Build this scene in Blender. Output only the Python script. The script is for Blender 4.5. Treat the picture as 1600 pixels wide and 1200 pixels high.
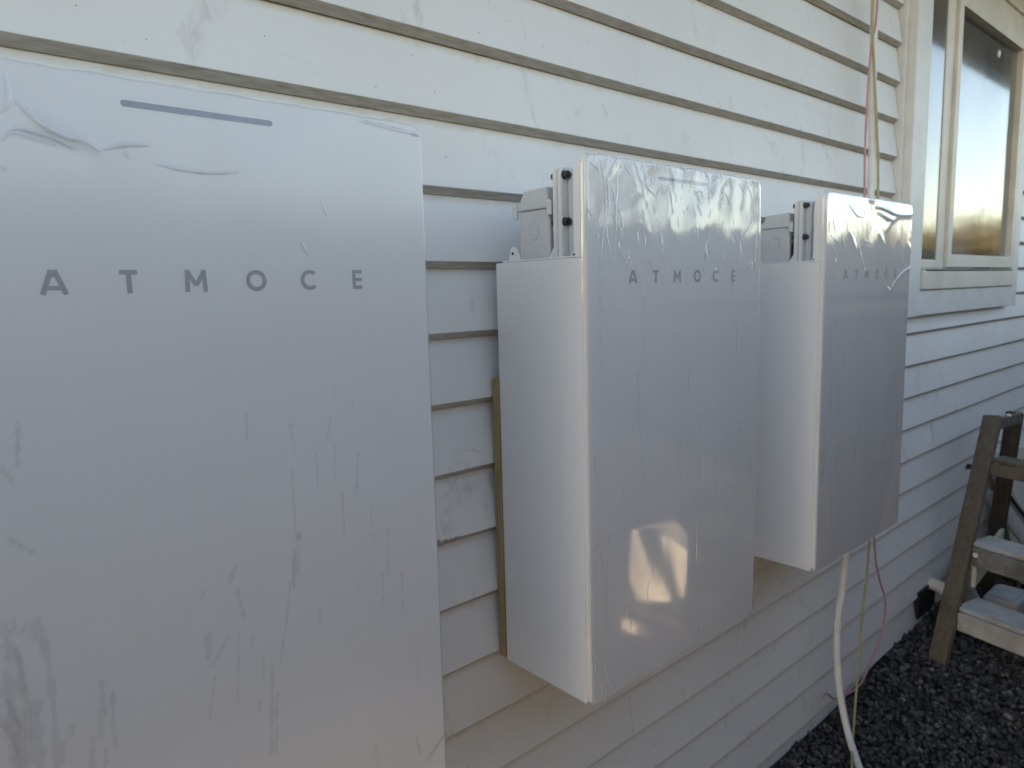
import bpy, bmesh, math, random
import numpy as np
from mathutils import Vector, Matrix
R = math.radians
random.seed(7); rng = np.random.default_rng(7)
scene = bpy.context.scene
for o in list(bpy.data.objects): bpy.data.objects.remove(o)
COL = scene.collection

# ------------------------------------------------------------------ camera
CAM = np.array([0.0, -1.1247, 1.5])
FPX = 1104.65
YAW, PIT, ROL = 0.8479066, -0.1305354, -0.0261143
def cam_axes():
    cy, sy, cp, sp = math.cos(YAW), math.sin(YAW), math.cos(PIT), math.sin(PIT)
    f = np.array([cy*cp, sy*cp, sp]); r = np.array([sy, -cy, 0.0]); u = np.cross(r, f)
    c, s = math.cos(ROL), math.sin(ROL)
    return f, c*r + s*u, -s*r + c*u
CF, CR, CU = cam_axes()
cd = bpy.data.cameras.new('camera'); cam = bpy.data.objects.new('camera', cd); COL.objects.link(cam)
cam.matrix_world = Matrix(((CR[0], CU[0], -CF[0], CAM[0]), (CR[1], CU[1], -CF[1], CAM[1]), (CR[2], CU[2], -CF[2], CAM[2]), (0, 0, 0, 1)))
cd.sensor_width = 36; cd.lens = 36*FPX/1600; cd.clip_start = 0.02; cd.clip_end = 1500
cd.dof.use_dof = True; cd.dof.focus_distance = 1.0; cd.dof.aperture_fstop = 7.5
scene.camera = cam

# ------------------------------------------------------------------ sky, sun, exposure
SUN = Vector((-0.97, 0.242, 0.0)).normalized(); EL = R(21)
SUN = Vector((SUN.x*math.cos(EL), SUN.y*math.cos(EL), math.sin(EL)))
world = bpy.data.worlds.new('World'); scene.world = world; world.use_nodes = True
wn = world.node_tree; bg = wn.nodes['Background']
sky = wn.nodes.new('ShaderNodeTexSky'); sky.sky_type = 'NISHITA'; sky.sun_disc = False
sky.sun_elevation = EL; sky.sun_rotation = math.atan2(SUN.x, SUN.y)
sky.air_density = 1.0; sky.dust_density = 0.6; sky.ozone_density = 1.0
wn.links.new(sky.outputs[0], bg.inputs[0]); bg.inputs[1].default_value = 0.12
sd = bpy.data.lights.new('sun', 'SUN'); sd.energy = 3.0; sd.angle = R(0.5); sd.color = (1.0, 0.89, 0.72)
sun = bpy.data.objects.new('sun', sd); COL.objects.link(sun)
sun.rotation_euler = SUN.to_track_quat('Z', 'Y').to_euler()
vs = scene.view_settings; vs.view_transform = 'Standard'; vs.look = 'None'; vs.gamma = 1.0; vs.use_curve_mapping = False
vs.exposure = 1.76
vs.use_white_balance = True; vs.white_balance_temperature = 7800; vs.white_balance_tint = 14.5
scene.cycles.max_bounces = 8; scene.cycles.transparent_max_bounces = 12; scene.cycles.sample_clamp_indirect = 6

# ------------------------------------------------------------------ helpers
def tag(o, label=None, cat=None, group=None, kind=None):
    if label: o['label'] = label
    if cat: o['category'] = cat
    if group: o['group'] = group
    if kind: o['kind'] = kind
    return o
def obj(name, me, mat=None, parent=None, smooth=False):
    if isinstance(me, bmesh.types.BMesh):
        b = me; me = bpy.data.meshes.new(name); b.normal_update(); b.to_mesh(me); b.free()
    o = bpy.data.objects.new(name, me); COL.objects.link(o)
    if mat is not None and len(me.materials) == 0: me.materials.append(mat)
    if smooth: me.shade_smooth()
    if parent is not None: o.parent = parent
    return o
def empty(name, loc=(0, 0, 0)):
    o = bpy.data.objects.new(name, None); COL.objects.link(o); o.location = loc; o.empty_display_size = 0.1
    return o
def pydata(name, v, f):
    me = bpy.data.meshes.new(name); me.from_pydata([tuple(map(float, a)) for a in v], [], f); me.update(); return me
def box(b, x0, x1, y0, y1, z0, z1, bev=0.0, seg=2):
    t = bmesh.new()
    bmesh.ops.create_cube(t, size=1.0)
    bmesh.ops.scale(t, vec=(x1-x0, y1-y0, z1-z0), verts=t.verts)
    bmesh.ops.translate(t, vec=((x0+x1)/2, (y0+y1)/2, (z0+z1)/2), verts=t.verts)
    if bev > 0: bmesh.ops.bevel(t, geom=t.edges[:], offset=bev, segments=seg, affect='EDGES', profile=0.5)
    merge(b, t); return b
def merge(b, t):
    m = bpy.data.meshes.new('tmp'); t.to_mesh(m); t.free(); b.from_mesh(m); bpy.data.meshes.remove(m)
def nb(): return bmesh.new()
def bxo(name, mat, parent, *a, **k): return obj(name, box(nb(), *a, **k), mat, parent)
def prism_y(b, pts, y0, y1, bev=0.0):      # polygon in (x,z) extruded along y
    t = bmesh.new(); lo = [t.verts.new((p[0], y0, p[1])) for p in pts]; hi = [t.verts.new((p[0], y1, p[1])) for p in pts]
    n = len(pts); t.faces.new(lo); t.faces.new(hi[::-1])
    for i in range(n): t.faces.new((lo[i], hi[i], hi[(i+1) % n], lo[(i+1) % n]))
    bmesh.ops.recalc_face_normals(t, faces=t.faces[:])
    if bev: bmesh.ops.bevel(t, geom=[e for e in t.edges if abs((e.verts[0].co-e.verts[1].co).y) < 1e-6], offset=bev, segments=2, affect='EDGES')
    merge(b, t); return b
def prism_x(b, pts, x0, x1, bev=0.0):      # polygon in (y,z) extruded along x
    t = bmesh.new(); lo = [t.verts.new((x0, p[0], p[1])) for p in pts]; hi = [t.verts.new((x1, p[0], p[1])) for p in pts]
    n = len(pts); t.faces.new(lo); t.faces.new(hi[::-1])
    for i in range(n): t.faces.new((lo[i], hi[i], hi[(i+1) % n], lo[(i+1) % n]))
    bmesh.ops.recalc_face_normals(t, faces=t.faces[:])
    if bev: bmesh.ops.bevel(t, geom=t.edges[:], offset=bev, segments=2, affect='EDGES')
    merge(b, t); return b
def rrect(x0, x1, z0, z1, r, n=6):
    out = []
    for cx, cz, a0 in ((x1-r, z1-r, 0), (x0+r, z1-r, 90), (x0+r, z0+r, 180), (x1-r, z0+r, 270)):
        for i in range(n+1):
            a = R(a0 + 90*i/n); out.append((cx + r*math.cos(a), cz + r*math.sin(a)))
    return out
def cyl(b, p0, p1, r0, r1=None, n=16, caps=True):
    p0, p1 = Vector(p0), Vector(p1); d = p1-p0; r1 = r0 if r1 is None else r1
    t = bmesh.new(); bmesh.ops.create_cone(t, cap_ends=caps, segments=n, radius1=r0, radius2=r1, depth=d.length)
    q = Vector((0, 0, 1)).rotation_difference(d)
    bmesh.ops.transform(t, matrix=Matrix.Translation((p0+p1)/2) @ q.to_matrix().to_4x4(), verts=t.verts)
    merge(b, t); return b
def spline(pts, per=8):
    P = [Vector(p) for p in pts]; P = [P[0]*2-P[1]] + P + [P[-1]*2-P[-2]]; out = []
    for i in range(1, len(P)-2):
        a, b_, c, d = P[i-1:i+3]
        for k in range(per):
            t = k/per
            out.append(0.5*((2*b_) + (c-a)*t + (2*a-5*b_+4*c-d)*t*t + (3*b_-a-3*c+d)*t*t*t))
    out.append(P[-2]); return out
def tube(pts, r, n=10, per=8):
    path = spline(pts, per); v, f = [], []; up = Vector((0.3, 1, 0.1)).normalized()
    for i, p in enumerate(path):
        d = (path[min(i+1, len(path)-1)] - path[max(i-1, 0)]).normalized()
        a = d.cross(up).normalized(); c = d.cross(a).normalized()
        for k in range(n):
            th = 2*math.pi*k/n; v.append(p + a*(r*math.cos(th)) + c*(r*math.sin(th)))
    for i in range(len(path)-1):
        for k in range(n):
            f.append((i*n+k, i*n+(k+1) % n, (i+1)*n+(k+1) % n, (i+1)*n+k))
    f.append(tuple(range(n))[::-1]); f.append(tuple((len(path)-1)*n+k for k in range(n)))
    me = pydata('tube', v, f); me.shade_smooth(); return me
def plank(b, p0, p1, wdir, w, t, bev=0.003):   # bar from p0 to p1, width w along wdir, thickness t
    p0, p1 = Vector(p0), Vector(p1); d = (p1-p0); L = d.length; d.normalize()
    wd = Vector(wdir); wd = (wd - d*wd.dot(d)).normalized(); td = d.cross(wd)
    s = bmesh.new(); bmesh.ops.create_cube(s, size=1.0)
    bmesh.ops.scale(s, vec=(w, t, L), verts=s.verts)
    bmesh.ops.bevel(s, geom=s.edges[:], offset=bev, segments=1, affect='EDGES')
    M = Matrix(((wd.x, td.x, d.x, 0), (wd.y, td.y, d.y, 0), (wd.z, td.z, d.z, 0), (0, 0, 0, 1)))
    M = Matrix.Translation((p0+p1)/2) @ M
    bmesh.ops.transform(s, matrix=M, verts=s.verts)
    bmesh.ops.recalc_face_normals(s, faces=s.faces[:]); merge(b, s); return b

def ring_y(b, outer, inner, y0, y1):      # frame: closed loop with a hole, extruded along y
    t = bmesh.new(); n = len(outer)
    L = [[t.verts.new((p[0], y, p[1])) for p in pts] for y in (y0, y1) for pts in (outer, inner)]
    o0, i0, o1, i1 = L
    for k in range(n):
        m = (k+1) % n
        for q in ((o0[k], o0[m], i0[m], i0[k]), (o1[k], i1[k], i1[m], o1[m]), (o0[k], o1[k], o1[m], o0[m]), (i0[k], i0[m], i1[m], i1[k])): t.faces.new(q)
    bmesh.ops.recalc_face_normals(t, faces=t.faces[:]); merge(b, t); return b
def rect(x0, x1, z0, z1): return [(x0, z0), (x1, z0), (x1, z1), (x0, z1)]
def lathe(b, p0, d, prof, n=16):             # prof = (radius, distance along d) pairs
    p0, d = Vector(p0), Vector(d).normalized(); a = d.orthogonal().normalized(); c = d.cross(a); t = bmesh.new()
    rows = [[t.verts.new(p0 + d*h + a*(r*math.cos(2*math.pi*i/n)) + c*(r*math.sin(2*math.pi*i/n))) for i in range(n)] for r, h in prof]
    for q, w_ in zip(rows, rows[1:]):
        for i in range(n): t.faces.new((q[i], q[(i+1) % n], w_[(i+1) % n], w_[i]))
    t.faces.new(rows[0]); t.faces.new(rows[-1]); bmesh.ops.recalc_face_normals(t, faces=t.faces[:]); merge(b, t); return b

# ------------------------------------------------------------------ materials
def M(name):
    m = bpy.data.materials.new(name); m.use_nodes = True; nt = m.node_tree; p = nt.nodes['Principled BSDF']
    return m, nt, p
def N(nt, t, **k):
    n = nt.nodes.new('ShaderNode'+t)
    for a, v in k.items(): setattr(n, a, v)
    return n
def coords(nt, scale=(1, 1, 1), kind='Object', loc=(0, 0, 0)):
    tc = N(nt, 'TexCoord'); mp = N(nt, 'Mapping'); mp.inputs['Scale'].default_value = scale; mp.inputs['Location'].default_value = loc
    nt.links.new(tc.outputs[kind], mp.inputs[0]); return mp.outputs[0]
def noise(nt, vec, scale, detail=4, rough=0.55, dist=0.0):
    n = N(nt, 'TexNoise'); n.inputs['Scale'].default_value = scale; n.inputs['Detail'].default_value = detail
    n.inputs['Roughness'].default_value = rough; n.inputs['Distortion'].default_value = dist
    if vec is not None: nt.links.new(vec, n.inputs['Vector'])
    return n.outputs['Fac']
def ramp(nt, fac, stops):
    r = N(nt, 'ValToRGB'); e = r.color_ramp.elements
    while len(e) < len(stops): e.new(0.5)
    for i, (p, c) in enumerate(stops):
        e[i].position = p; e[i].color = (c, c, c, 1) if isinstance(c, (int, float)) else (*c, 1)
    nt.links.new(fac, r.inputs[0]); return r.outputs[0]
def mix(nt, fac, a, b, blend='MIX'):
    m = N(nt, 'Mix', data_type='RGBA', blend_type=blend)
    for s, v in ((0, fac), (6, a), (7, b)):
        if hasattr(v, 'links'): nt.links.new(v, m.inputs[s])
        elif s == 0: m.inputs[0].default_value = v
        else: m.inputs[s].default_value = (*v, 1)
    return m.outputs[2]
def math_(nt, op, a, b=None, c=None, clamp=False):
    m = N(nt, 'Math', operation=op); m.use_clamp = clamp
    for i, v in enumerate((a, b, c)):
        if v is None: continue
        if hasattr(v, 'links'): nt.links.new(v, m.inputs[i])
        else: m.inputs[i].default_value = v
    return m.outputs[0]
def bump(nt, p, h, strength=0.2, dist=0.002):
    b = N(nt, 'Bump'); b.inputs['Strength'].default_value = strength; b.inputs['Distance'].default_value = dist
    nt.links.new(h, b.inputs['Height']); nt.links.new(b.outputs[0], p.inputs['Normal']); return b
def attr(nt, name):
    a = N(nt, 'Attribute'); a.attribute_name = name; return a.outputs['Fac']
def simple(name, col, rough=0.5, var=0.08, scale=30, metallic=0.0, bs=0.1, spec=0.5, stretch=(1, 1, 1)):
    m, nt, p = M(name); v = coords(nt, stretch)
    n = noise(nt, v, scale)
    c2 = tuple(max(0, c*(1-var*2)) for c in col); c1 = tuple(min(1, c*(1+var)) for c in col)
    nt.links.new(ramp(nt, n, [(0.3, c2), (0.7, c1)]), p.inputs['Base Color'])
    p.inputs['Roughness'].default_value = rough; p.inputs['Metallic'].default_value = metallic
    p.inputs['Specular IOR Level'].default_value = spec
    bump(nt, p, noise(nt, v, scale*3), bs, 0.001)
    return m

def mat_boards():
    m, nt, p = M('weatherboard_paint')
    v = coords(nt); big = noise(nt, v, 1.7, 5)
    vx = coords(nt, (2.2, 30, 30)); grain = noise(nt, vx, 4, 6, 0.6)
    col = mix(nt, ramp(nt, big, [(0.35, 0.0), (0.7, 1.0)]), (0.80, 0.79, 0.77), (0.74, 0.73, 0.70))
    # scuffs and handling smears
    vs_ = coords(nt, (3.2, 3, 1.6)); sm = noise(nt, vs_, 3.1, 7, 0.62, 0.8)
    sm2 = noise(nt, coords(nt, (14, 10, 5)), 4.0, 4)
    scuff = math_(nt, 'MULTIPLY', ramp(nt, sm, [(0.565, 0.0), (0.65, 1.0)]), ramp(nt, sm2, [(0.45, 0.0), (0.62, 1.0)]))
    col = mix(nt, math_(nt, 'MULTIPLY', scuff, 0.42), col, (0.46, 0.43, 0.40))
    # dirt fringe caught at the top lap of each board
    bv = attr(nt, 'bv')
    fr_n = noise(nt, coords(nt, (9, 5, 22)), 3.5, 6, 0.65)
    edge = math_(nt, 'ADD', bv, math_(nt, 'MULTIPLY', math_(nt, 'SUBTRACT', fr_n, 0.5), 0.16))
    tan = ramp(nt, edge, [(0.80, 0.0), (0.93, 1.0)])
    col = mix(nt, math_(nt, 'MULTIPLY', tan, 0.62), col, (0.60, 0.47, 0.29))
    crud_n = noise(nt, coords(nt, (26, 10, 40)), 4.0, 5, 0.7)
    crud = math_(nt, 'MULTIPLY', ramp(nt, math_(nt, 'ADD', bv, math_(nt, 'MULTIPLY', math_(nt, 'SUBTRACT', crud_n, 0.5), 0.12)), [(0.925, 0.0), (0.945, 1.0)]), ramp(nt, crud_n, [(0.38, 0.0), (0.58, 1.0)]))
    col = mix(nt, math_(nt, 'MULTIPLY', crud, 0.85), col, (0.07, 0.055, 0.04))
    # grime plus painted underside shade on the weathered drip edge
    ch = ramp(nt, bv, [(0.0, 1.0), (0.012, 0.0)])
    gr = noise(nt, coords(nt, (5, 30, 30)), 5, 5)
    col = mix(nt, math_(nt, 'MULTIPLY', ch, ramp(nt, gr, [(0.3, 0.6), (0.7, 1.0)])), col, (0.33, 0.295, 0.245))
    # fly specks
    vo = N(nt, 'TexVoronoi'); vo.inputs['Scale'].default_value = 46; nt.links.new(coords(nt, (1, 0.001, 1)), vo.inputs['Vector'])
    dot = ramp(nt, vo.outputs['Distance'], [(0.055, 1.0), (0.085, 0.0)])
    sel = N(nt, 'SeparateColor'); nt.links.new(vo.outputs['Color'], sel.inputs[0])
    few = ramp(nt, sel.outputs[0], [(0.80, 0.0), (0.82, 1.0)])
    zone = ramp(nt, noise(nt, coords(nt, (1.3, 1, 0.8), loc=(0.33, 0, 0.1)), 1.5, 2), [(0.50, 0.0), (0.58, 1.0)])
    dots = math_(nt, 'MULTIPLY', math_(nt, 'MULTIPLY', dot, few), zone)
    col = mix(nt, math_(nt, 'MULTIPLY', dots, 0.85), col, (0.05, 0.05, 0.05))
    # hairline cracks along the grain
    vc = N(nt, 'TexVoronoi'); vc.feature = 'DISTANCE_TO_EDGE'; vc.inputs['Scale'].default_value = 3.0
    nt.links.new(coords(nt, (1.2, 6, 7)), vc.inputs['Vector'])
    ck = ramp(nt, vc.outputs['Distance'], [(0.003, 1.0), (0.008, 0.0)])
    ckm = ramp(nt, noise(nt, v, 2.3, 3), [(0.54, 0.0), (0.60, 1.0)])
    crack = math_(nt, 'MULTIPLY', ck, ckm)
    col = mix(nt, math_(nt, 'MULTIPLY', crack, 0.28), col, (0.30, 0.28, 0.25))
    nt.links.new(col, p.inputs['Base Color'])
    nt.links.new(ramp(nt, grain, [(0.3, 0.42), (0.7, 0.58)]), p.inputs['Roughness'])
    h = math_(nt, 'SUBTRACT', math_(nt, 'ADD', math_(nt, 'MULTIPLY', grain, 0.5), math_(nt, 'MULTIPLY', big, 0.6)), math_(nt, 'MULTIPLY', crack, 0.6))
    bump(nt, p, h, 0.25, 0.0015)
    return m

def mat_panel():
    m, nt, p = M('silver_front_panel')
    v = coords(nt); n = noise(nt, v, 2.5, 3)
    nt.links.new(ramp(nt, n, [(0.3, (0.81, 0.795, 0.77)), (0.7, (0.835, 0.82, 0.79))]), p.inputs['Base Color'])
    p.inputs['Roughness'].default_value = 0.34
    p.inputs['Specular IOR Level'].default_value = 0.22
    return m

def mat_film(r0=0.03, r1=0.10, nm='protective_film', bs=0.06):
    m = bpy.data.materials.new(nm); m.use_nodes = True; nt = m.node_tree; nt.nodes.clear()
    out = N(nt, 'OutputMaterial'); tr = N(nt, 'BsdfTransparent'); gl = N(nt, 'BsdfGlossy'); df = N(nt, 'BsdfDiffuse')
    tr.inputs[0].default_value = (0.97, 0.97, 0.975, 1)
    gl.inputs['Color'].default_value = (1, 1, 1, 1)
    gn = noise(nt, coords(nt, (7, 7, 2.0)), 2.0, 4)
    nt.links.new(ramp(nt, gn, [(0.3, r0), (0.75, r1)]), gl.inputs['Roughness'])
    fr = N(nt, 'Fresnel'); ge = N(nt, 'NewGeometry')      # thin sheet: same reflectance from both faces
    nt.links.new(math_(nt, 'SUBTRACT', 1.5, math_(nt, 'MULTIPLY', ge.outputs['Backfacing'], 1.5-1/1.5)), fr.inputs[0])
    bm_ = N(nt, 'Bump'); bm_.inputs['Strength'].default_value = bs; bm_.inputs['Distance'].default_value = 0.002
    nt.links.new(noise(nt, coords(nt, (6, 6, 1.4)), 5.0, 4), bm_.inputs['Height'])
    nt.links.new(bm_.outputs[0], gl.inputs['Normal']); nt.links.new(bm_.outputs[0], fr.inputs['Normal'])
    f2 = math_(nt, 'MULTIPLY', fr.outputs[0], 2.2, clamp=True)
    s1 = N(nt, 'MixShader'); nt.links.new(f2, s1.inputs[0]); nt.links.new(tr.outputs[0], s1.inputs[1]); nt.links.new(gl.outputs[0], s1.inputs[2])
    mk = attr(nt, 'mark'); df.inputs[0].default_value = (0.30, 0.30, 0.315, 1)
    fine = noise(nt, coords(nt, (30, 30, 12)), 5.0, 3)
    mk2 = math_(nt, 'MULTIPLY', mk, ramp(nt, fine, [(0.25, 0.55), (0.6, 1.0)]), clamp=True)
    s2 = N(nt, 'MixShader'); nt.links.new(math_(nt, 'ADD', math_(nt, 'MULTIPLY', mk2, 0.22), math_(nt, 'MULTIPLY', ramp(nt, noise(nt, coords(nt, (5, 5, 2.5)), 3.0, 6, 0.65), [(0.42, 0.0), (0.80, 1.0)]), 0.012)), s2.inputs[0]); nt.links.new(s1.outputs[0], s2.inputs[1]); nt.links.new(df.outputs[0], s2.inputs[2])
    # glints along the creases, painted as white diffuse
    cr = attr(nt, 'crease_glint'); d2 = N(nt, 'BsdfDiffuse'); d2.inputs[0].default_value = (0.9, 0.9, 0.9, 1)
    s3 = N(nt, 'MixShader'); nt.links.new(math_(nt, 'MULTIPLY', cr, 0.95, clamp=True), s3.inputs[0]); nt.links.new(s2.outputs[0], s3.inputs[1]); nt.links.new(d2.outputs[0], s3.inputs[2])
    nt.links.new(s3.outputs[0], out.inputs[0]); return m

def mat_glass():
    m, nt, p = M('obscure_glass')
    p.inputs['Base Color'].default_value = (0.80, 0.83, 0.84, 1); p.inputs['Roughness'].default_value = 0.012
    p.inputs['Transmission Weight'].default_value = 1.0; p.inputs['IOR'].default_value = 1.55
    v = coords(nt, (26, 1, 1.6)); n = noise(nt, v, 3.0, 3, 0.5, 0.5)
    bump(nt, p, n, 0.06, 0.002); return m

def mat_wood(name, c1, c2, rough=0.75, axis=(18, 18, 1.2), stain=None):
    m, nt, p = M(name); v = coords(nt, axis)
    n = noise(nt, v, 4, 6, 0.65, 0.3); n2 = noise(nt, coords(nt), 6, 4)
    col = mix(nt, ramp(nt, n, [(0.3, 0.0), (0.7, 1.0)]), c1, c2)
    if stain: col = mix(nt, ramp(nt, n2, [(0.5, 0.0), (0.68, 0.8)]), col, stain)
    nt.links.new(col, p.inputs['Base Color']); p.inputs['Roughness'].default_value = rough
    bump(nt, p, n, 0.35, 0.002); return m

def mat_gravel():
    m, nt, p = M('crushed_gravel'); t = attr(nt, 'tone')
    n = noise(nt, coords(nt), 90, 4)
    c = ramp(nt, t, [(0.0, (0.024, 0.025, 0.028)), (0.4, (0.055, 0.056, 0.060)), (0.72, (0.095, 0.096, 0.102)), (0.90, (0.13, 0.12, 0.10)), (1.0, (0.24, 0.225, 0.20))])
    c = mix(nt, 0.5, c, ramp(nt, n, [(0.3, 0.35), (0.7, 1.0)]), 'MULTIPLY')
    nt.links.new(c, p.inputs['Base Color']); p.inputs['Roughness'].default_value = 0.8
    bump(nt, p, n, 0.4, 0.002); return m

def mat_soil():
    m, nt, p = M('gravel_bed'); n = noise(nt, coords(nt), 45, 8, 0.7)
    nt.links.new(ramp(nt, n, [(0.35, (0.012, 0.012, 0.013)), (0.7, (0.05, 0.05, 0.053))]), p.inputs['Base Color'])
    p.inputs['Roughness'].default_value = 0.9; bump(nt, p, n, 0.9, 0.02); return m

def mat_lawn():
    m, nt, p = M('lawn'); n = noise(nt, coords(nt), 0.35, 8, 0.65); n2 = noise(nt, coords(nt), 9, 6, 0.7)
    c = ramp(nt, n, [(0.35, (0.075, 0.072, 0.035)), (0.65, (0.145, 0.118, 0.066))])
    c = mix(nt, 0.6, c, ramp(nt, n2, [(0.3, 0.45), (0.7, 1.0)]), 'MULTIPLY')
    nt.links.new(c, p.inputs['Base Color']); p.inputs['Roughness'].default_value = 0.9
    bump(nt, p, n2, 0.6, 0.03); return m

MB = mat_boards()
M_PANEL, M_FILM, M_GLASS = mat_panel(), mat_film(), mat_glass()
M_FILMS = mat_film(0.19, 0.26, 'smooth_protective_film', 0.008)
M_TRIM = simple('trim_paint_white', (0.74, 0.73, 0.70), 0.45, 0.05, 9, bs=0.08)
M_JOIN = simple('window_joinery_paint', (0.72, 0.67, 0.57), 0.45, 0.06, 8, bs=0.08)
M_SHELL = simple('white_powder_coat', (0.80, 0.80, 0.795), 0.48, 0.015, 160, bs=0.10)
M_GREYPL = simple('pale_grey_plastic', (0.60, 0.61, 0.62), 0.42, 0.02, 60, bs=0.03)
M_INNER = simple('pale_coated_casting', (0.58, 0.62, 0.66), 0.32, 0.03, 60, bs=0.05)
M_GASK = simple('white_flange_casting', (0.74, 0.74, 0.73), 0.42, 0.03, 60, bs=0.05)
M_DARK = simple('black_rubber', (0.012, 0.012, 0.013), 0.6, 0.1, 60)
M_BOLT = simple('dark_steel', (0.10, 0.10, 0.11), 0.35, 0.2, 90, metallic=0.9)
M_INK = simple('grey_ink', (0.42, 0.42, 0.425), 0.42, 0.03, 80, bs=0.0)
M_BAR = simple('indicator_lens', (0.22, 0.225, 0.30), 0.25, 0.05, 80, bs=0.0)
M_LINING = simple('dark_interior', (0.10, 0.095, 0.09), 0.9, 0.1, 3)
M_SOFFIT = simple('soffit_paint', (0.78, 0.77, 0.74), 0.6, 0.04, 4)
M_ROOF = simple('roof_steel', (0.10, 0.10, 0.11), 0.5, 0.1, 4, metallic=0.2)
M_PVCW = simple('white_pvc', (0.78, 0.77, 0.74), 0.38, 0.04, 30, bs=0.02)
M_PVCG = simple('grey_pvc', (0.42, 0.42, 0.44), 0.42, 0.08, 20, bs=0.03)
M_YEL = simple('yellow_green_sheath', (0.40, 0.37, 0.18), 0.42, 0.05, 40, bs=0.02)
M_PINK = simple('pink_sheath', (0.55, 0.27, 0.28), 0.42, 0.05, 40, bs=0.02)
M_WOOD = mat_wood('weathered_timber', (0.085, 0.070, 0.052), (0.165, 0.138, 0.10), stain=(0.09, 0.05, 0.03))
M_WOODD = mat_wood('dark_timber', (0.030, 0.022, 0.015), (0.07, 0.05, 0.034))  # darker brown timber for rear legs, trunks and skid
M_PACK = mat_wood('treated_pine', (0.27, 0.20, 0.095), (0.40, 0.30, 0.155), axis=(40, 40, 1.5))
M_FLAKE = mat_wood('flaking_white_paint', (0.36, 0.36, 0.345), (0.54, 0.54, 0.525), 0.6, (4, 4, 4), (0.33, 0.30, 0.26))
M_TREAD = mat_wood('worn_grey_tread', (0.13, 0.13, 0.12), (0.25, 0.25, 0.235), 0.7, (3, 10, 10), (0.09, 0.085, 0.07))
M_CREAM = simple('cream_sheet', (0.55, 0.53, 0.44), 0.6, 0.06, 6)
M_CONC = simple('pale_concrete', (0.46, 0.47, 0.47), 0.8, 0.08, 14, bs=0.3)
M_FENCE = mat_wood('fence_timber', (0.035, 0.030, 0.025), (0.07, 0.061, 0.052))
M_LEAF = simple('grass_blade', (0.06, 0.10, 0.03), 0.7, 0.2, 30)
M_GOLD = simple('dry_golden_foliage', (0.17, 0.145, 0.08), 0.8, 0.3, 1.2)
M_GRAV, M_SOIL, M_LAWN = mat_gravel(), mat_soil(), mat_lawn()

# ------------------------------------------------------------------ ground
def gh(x, y):   # gravel surface height
    s = np.clip((x-2.6)/0.9, 0, 1); s = s*s*(3-2*s)
    return -0.176 + 0.02*s + 0.05*s*np.exp(-(y/0.14)**2) + 0.006*np.sin(x*5.1+y*3)*np.cos(y*7.3-x*2)
g = pydata('ground', [(-300, -300, -0.215), (300, -300, -0.215), (300, 300, -0.215), (-300, 300, -0.215)], [(0, 1, 2, 3)])
tag(obj('ground', g, M_LAWN), 'rough grass ground reaching out from the house', 'ground', kind='structure')
nx, ny = 180, 56
xs = np.linspace(-4.5, 10.0, nx); ys = np.linspace(-2.6, 0.06, ny)
X, Y = np.meshgrid(xs, ys, indexing='ij'); Z = gh(X, Y) - 0.008
V = np.stack([X, Y, Z], -1).reshape(-1, 3)
F = [(i*ny+j, (i+1)*ny+j, (i+1)*ny+j+1, i*ny+j+1) for i in range(nx-1) for j in range(ny-1)]
tag(obj('path', pydata('path', V, F), M_SOIL, smooth=True), 'dark gravel path along the foot of the weatherboard wall', 'path', kind='structure')
tag(obj('bounce_pad', box(nb(), -7.0, 1.55, -2.6, -0.80, -0.21, -0.150, bev=0.006), simple('pale_bounce_pad', (0.30, 0.285, 0.26), 0.85, 0.10, 3, bs=0.3)), 'added pale pad, out of view, bouncing light at the nearest battery', 'light reflector', kind='structure')  # out of view, added to bounce warm light onto the near unit
def gravel(n, x0, x1, y0, y1, smin, smax, seed):
    r = np.random.default_rng(seed); t = bmesh.new(); bmesh.ops.create_icosphere(t, subdivisions=1, radius=1.0)
    bv = np.array([v.co[:] for v in t.verts]); t.faces.ensure_lookup_table()
    bf = np.array([[v.index for v in f.verts] for f in t.faces]); t.free()
    vs_, tn = [], []
    for i in range(n):
        q = bv*(1 + r.normal(0, 0.13, (len(bv), 1)))
        q = q*(r.uniform(0.75, 1.25), r.uniform(0.65, 1.0), r.uniform(0.40, 0.75))
        A = np.linalg.qr(r.normal(size=(3, 3)))[0]; s = r.uniform(smin, smax)**1.0
        if r.random() < 0.06: s *= 1.45
        x, y = r.uniform(x0, x1), r.uniform(y0, y1)
        vs_.append(q@A.T*s + (x, y, gh(x, y) + r.uniform(-0.004, 0.010))); tn.append(np.full(len(bv), r.random()**1.3))
    V = np.concatenate(vs_); T = np.concatenate(tn).astype(np.float32)
    F = (bf[None] + (np.arange(n)*len(bv))[:, None, None]).reshape(-1, 3)
    me = bpy.data.meshes.new('gravel'); me.vertices.add(len(V)); me.vertices.foreach_set('co', V.astype(np.float32).ravel())
    me.loops.add(F.size); me.loops.foreach_set('vertex_index', F.ravel().astype(np.int32))
    me.polygons.add(len(F)); me.polygons.foreach_set('loop_start', np.arange(0, F.size, 3, dtype=np.int32))
    me.update(calc_edges=True); a = me.attributes.new('tone', 'FLOAT', 'POINT'); a.data.foreach_set('value', T); return me
tag(obj('gravel', gravel(11500, 1.95, 4.7, -0.95, -0.004, 0.0065, 0.0175, 3), M_GRAV), 'dark grey crushed gravel spread along the wall foot', 'gravel', kind='stuff')

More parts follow.
